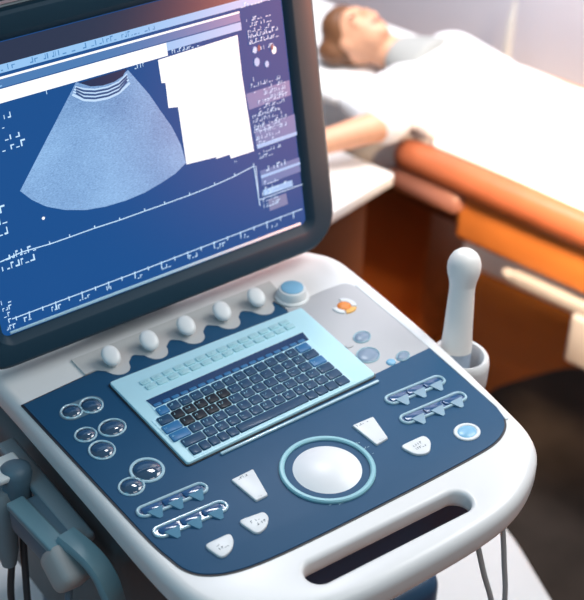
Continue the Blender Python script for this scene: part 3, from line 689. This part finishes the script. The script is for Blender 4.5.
def sm(a, b, x): t = min(1, max(0, (x - a) / (b - a))); return t * t * (3 - 2 * t)
def sheet_z(b, q):
    t = sm(-0.02, 0.20, b)
    torso = 0.112 * max(0, 1 - ((q - 0.172) / 0.132) ** 2) ** 0.5 if abs(q - 0.172) < 0.132 else 0
    legs = max(0.064 * math.exp(-((q - l) / 0.062) ** 2) for l in (0.125, 0.228))
    h = torso * (1 - t) + legs * t
    h = max(h, 0.030 * math.exp(-((q - 0.07) / 0.06) ** 2))
    return b + 0.35 * (q - 0.2) * (1 - sm(0.14, 0.5, b)) * -0.6, q + 0.004 * math.sin(b * 9), ZB + 0.013 + h + 0.003 * nz(b, q) * sm(0.02, 0.07, q) - max(0, 0.03 - q) * 0.45
sh = cloth('bed_sheet', 0.075, 1.22, 0.004, 0.372, 120, 60, sheet_z, 0.004, M_sheet); tag(sh, 'white sheet covering the legs of the person on the couch', 'sheet')
def under_z(b, q):
    z = ZB + 0.007 + 0.001 * nz(b, q)
    k = sm(0.10, 0.05, b)
    if q < 0.03: z -= (0.03 - q) * 1.9 * k; q = q + (0.012 - q) * k * 0.8
    else: q = max(q, 0.008 + 0.02 * (1 - k)) if k < 0.5 else q
    if k < 0.5: q = max(q, 0.012)
    return b, q, z
us_ = cloth('couch_cover', -0.58, 0.13, -0.020, 0.36, 60, 34, under_z, 0.004, M_sheet); tag(us_, 'white cover on the head end of the couch under the person', 'sheet')
bm = bmesh.new(); c = B(-0.20, 0.14, ZB + 0.026)
box(bm, *c, 0.22, 0.30, 0.032, 0.014, BM)
o = obj('pillow', bm, M_sheet, None, 60); tag(o, 'white pillow under the head of the lying person', 'pillow')

# ------------------------------------------------------------------ person
person = empty('person', B(0.1, 0.225, ZB + 0.01), 'person lying on the couch in a white gown, one forearm stretched over the side table', 'person')
def seg(bm, a, b, ra, rb_, n=7):
    a = V(a); b = V(b)
    for k in range(n + 1):
        t = k / n; r = ra * (1 - t) + rb_ * t; ball(bm, a.lerp(b, t), r, r, r, None, 14)
def P(b, q, z): return B(b, q, ZB + z)
HS = 0.80
hc = P(-0.150, 0.118, 0.094)
def H(x, y, z): return hc + BM @ (V((x, y, z)) * HS)
def hb(bm, x, y, z, a, b, c): ball(bm, H(x, y, z), a * HS, b * HS, c * HS, BM)
bm = bmesh.new()
hb(bm, 0, 0, 0, 0.075, 0.058, 0.066); hb(bm, 0.035, 0, 0.018, 0.052, 0.044, 0.046); hb(bm, 0.074, 0, 0.040, 0.016, 0.018, 0.015)
hb(bm, 0.022, 0, 0.068, 0.018, 0.010, 0.014); hb(bm, -0.020, 0, 0.058, 0.014, 0.034, 0.010)
for s in (-1, 1):
    hb(bm, 0.008, 0.058 * s, 0, 0.019, 0.007, 0.012); hb(bm, 0.018, 0.028 * s, 0.050, 0.018, 0.016, 0.014)
seg(bm, P(-0.12, 0.124, 0.085), P(-0.02, 0.155, 0.068), 0.032, 0.036)
for k in range(9):
    t = k / 8; ball(bm, P(0.0 + 0.36 * t, 0.165 + 0.01 * t, 0.060 - 0.036 * min(1, t * 1.9)), 0.055, 0.108 - 0.02 * math.sin(PI * t), 0.048 - 0.012 * min(1, t * 1.9), BM)
for q in (0.125, 0.228): seg(bm, P(0.36, q, 0.024), P(0.72, q, 0.026), 0.042, 0.036); seg(bm, P(0.72, q, 0.026), P(1.06, q, 0.030), 0.035, 0.024); seg(bm, P(1.06, q, 0.030), P(1.08, q + (q - .175) * .2, 0.052), 0.024, 0.014)
seg(bm, P(0.00, 0.250, 0.060), P(0.10, 0.285, 0.032), 0.032, 0.024, 12); seg(bm, P(0.10, 0.285, 0.032), P(0.28, 0.295, 0.026), 0.023, 0.018, 14)
sh_, el, wr = P(0.02, 0.062, 0.062), P(0.050, -0.060, 0.050), P(-0.035, -0.205, 0.022)
seg(bm, sh_, el, 0.038, 0.030, 14); seg(bm, el, wr, 0.029, 0.020, 22)
hd = (wr - el).normalized(); hs = hd.cross(V((0, 0, 1))).normalized()
Hm = Matrix((hd, hs, hd.cross(hs) * -1)).transposed()
ball(bm, wr + hd * 0.040 - V((0, 0, 0.004)), 0.044, 0.034, 0.013, Hm)
for k, (o_, L) in enumerate(((-0.026, 0.048), (-0.009, 0.058), (0.008, 0.054), (0.024, 0.042))):
    a = wr + hd * 0.072 + hs * o_ - V((0, 0, 0.004)); m_ = a + hd * L * 0.5 + V((0, 0, 0.003)); b_ = a + hd * L - V((0, 0, 0.010))
    seg(bm, a, m_, 0.0080, 0.0072, 6); seg(bm, m_, b_, 0.0072, 0.0060, 6)
a = wr + hd * 0.022 + hs * -0.026; seg(bm, a, a + hd * 0.03 - hs * 0.02, 0.010, 0.0085, 5); seg(bm, a + hd * 0.03 - hs * 0.02, a + hd * 0.055 - hs * 0.024, 0.0085, 0.0065, 5)
body = fuse('body', bm, M_skin, person, 0.0050, 3)
bm = bmesh.new()
hb(bm, -0.022, 0, -0.010, 0.072, 0.065, 0.068); hb(bm, -0.05, 0, 0.015, 0.045, 0.058, 0.048); hb(bm, -0.03, -0.055, -0.03, 0.04, 0.03, 0.03)
fuse('hair', bm, M_hair, person, 0.006)
for s in (-1, 1):
    bm = bmesh.new(); hb(bm, 0.002, 0.026 * s, 0.0625, 0.004, 0.012, 0.003); obj('eye', bm, M_eye, person, 60)
bm = bmesh.new(); hb(bm, 0.052, 0, 0.058, 0.006, 0.018, 0.006); obj('mouth', bm, M_lips, person, 60)
bm = bmesh.new()
for k in range(6): ball(bm, P(-0.060 + 0.012 * k, 0.140 + 0.003 * k, 0.074), 0.02, 0.046 + 0.006 * k, 0.042 + 0.002 * k, BM)
fuse('collar', bm, M_collar, person, 0.006).__setitem__('label', 'grey collar at the neck')
bm = bmesh.new()
for k in range(14):
    t = k / 13; ball(bm, P(0.010 + 0.36 * t, 0.168 + 0.006 * t, 0.060 - 0.038 * min(1, t * 1.9)), 0.055, 0.122 - 0.014 * math.sin(PI * t), 0.052 - 0.012 * min(1, t * 1.9), BM)
ball(bm, P(0.01, 0.21, 0.080), 0.06, 0.055, 0.040, BM); ball(bm, P(0.03, 0.13, 0.074), 0.06, 0.06, 0.036, BM)
seg(bm, P(0.020, 0.065, 0.062), P(0.048, -0.045, 0.050), 0.050, 0.042); seg(bm, P(0.00, 0.250, 0.060), P(0.09, 0.282, 0.034), 0.042, 0.032)
seg(bm, P(0.10, 0.02, 0.034), P(0.05, 0.06, 0.055), 0.024, 0.045); seg(bm, P(-0.07, 0.005, 0.026), P(0.0, 0.07, 0.058), 0.024, 0.046); seg(bm, P(-0.07, 0.005, 0.026), P(0.03, -0.03, 0.036), 0.022, 0.036)
g = fuse('gown', bm, M_gown, person, 0.008, 5); g['label'] = 'white gown'

# side table with white top beside the couch
st = empty('side_table', B(0.0, -0.25, 0), 'low brown side table with white top beside the couch, behind the monitor', 'side table')
bm = bmesh.new(); bbox(bm, -0.28, 0.100, -0.47, -0.080, 0.595, 0.620, 0.004); obj('table_top', bm, M_white, st)
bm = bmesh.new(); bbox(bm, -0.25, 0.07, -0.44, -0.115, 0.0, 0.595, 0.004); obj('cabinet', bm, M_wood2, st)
# slim white upright clamped to the far side of the couch
base_ = up(504, 76, 0.545)
bm = bmesh.new(); tube(bm, [V((base_.x, base_.y, 0.50)), V((base_.x, base_.y, 0.54)), V((base_.x + .006, base_.y + .004, 0.66)), V((base_.x + .014, base_.y + .006, 0.71))], [0.011, 0.011, 0.010, 0.004], 14); pole = obj('upright_pole', bm, M_metal, bed, label='slim white upright pole')
bm = bmesh.new(); a_ = V((base_.x, base_.y, 0.52)); tube(bm, [a_, a_ - V((BQ.x, BQ.y, 0)) * 0.10], 0.010); obj('pole_clamp', bm, M_metal, pole)
# ------------------------------------------------------------------ room
def quad_slab(name, bm, m): return tag(obj(name, bm, m, None, 0), kind='structure')
bm = bmesh.new(); box(bm, 0.6, 0.6, -0.05, 7, 7, 0.1); quad_slab('floor', bm, M_floor)
bm = bmesh.new(); bbox(bm, -2.6, 2.6, 0.58, 0.68, 0.0, 2.6, 0); quad_slab('wall_right', bm, M_wall)
bm = bmesh.new(); bbox(bm, -2.6, 2.6, 0.565, 0.58, 0.0, 0.09, 0.003); quad_slab('baseboard_right', bm, M_metal)
bm = bmesh.new(); bbox(bm, -2.7, -2.6, -5.0, 0.68, 0.0, 2.6, 0); quad_slab('wall_back', bm, M_wall)
mt = [up(470, 396, 0.0), up(590, 363, 0.0), up(760, 480, 0.0), up(640, 700, 0.0), up(480, 640, 0.0)]  # dark sheet added to paint the floor shade near cart and couch
bm = bmesh.new(); plate(bm, round_poly([(p.x, p.y) for p in mt], 0.1), 0.0005, 0.010, 0.004); o = obj('shade_mat', bm, M_shade); tag(o, 'charcoal mat put in as floor shade beside the cart under the couch', 'mat')

# ------------------------------------------------------------------ light
w = bpy.data.worlds.new('world'); scene.world = w; w.use_nodes = True
w.node_tree.nodes['Background'].inputs['Color'].default_value = (0.72, 0.86, 1.0, 1); w.node_tree.nodes['Background'].inputs['Strength'].default_value = 0.22
def lamp(name, kind, loc, tgt, size, power, col, spot=40):
    l = bpy.data.lights.new(name, kind); l.energy = power; l.color = col
    if kind == 'AREA': l.shape = 'SQUARE'; l.size = size
    else: l.shadow_soft_size = size; l.spot_size = math.radians(spot); l.spot_blend = 0.8
    o = bpy.data.objects.new(name, l); COL.objects.link(o); o.location = loc
    o.rotation_euler = (V(tgt) - V(loc)).to_track_quat('-Z', 'Y').to_euler(); return o
lamp('examination_lamp', 'AREA', (0.80, -0.10, 1.65), (0.20, -0.05, 0.9), 0.5, 6.1, (1.0, 0.985, 0.97))
lamp('ceiling_lamp', 'AREA', (0.3, -1.0, 2.6), (0.25, 0.1, 0.9), 0.9, 8, (1.0, 0.98, 0.96))
lamp('couch_fill', 'SPOT', (0.95, 0.25, 2.6), (1.08, 0.68, 0.65), 0.2, 185, (1.0, 0.93, 0.90), 46)  # added spot that brightens the couch and spares the console
lamp('wall_fill', 'AREA', (0.75, 1.0, 2.4), (1.5, 1.2, 0.8), 0.5, 24, (0.93, 0.94, 1.0))  # added area light lifting the wall, turned away from the console
lamp('cool_lamp', 'AREA', (-1.3, -0.2, 1.9), (-0.05, 0.2, 1.0), 0.8, 4, (0.10, 0.66, 1.0))
lamp('bezel_warm_fill', 'SPOT', (1.00, -0.40, 1.45), (0.45, 0.23, 1.17), 0.06, 380, (1.0, 0.25, 0.11), 26)  # added spot imitating a warm lens flare on the bezel's right side
lamp('floor_fill', 'SPOT', (0.70, -0.75, 1.55), (1.12, 0.46, 0.50), 0.12, 560, (1.0, 0.70, 0.44), 27)  # added warm spot to brighten the couch side and floor underneath

scene.view_settings.view_transform = 'Standard'; scene.view_settings.look = 'None'
scene.view_settings.exposure = 0.0; scene.view_settings.gamma = 1.0; scene.view_settings.use_curve_mapping = False
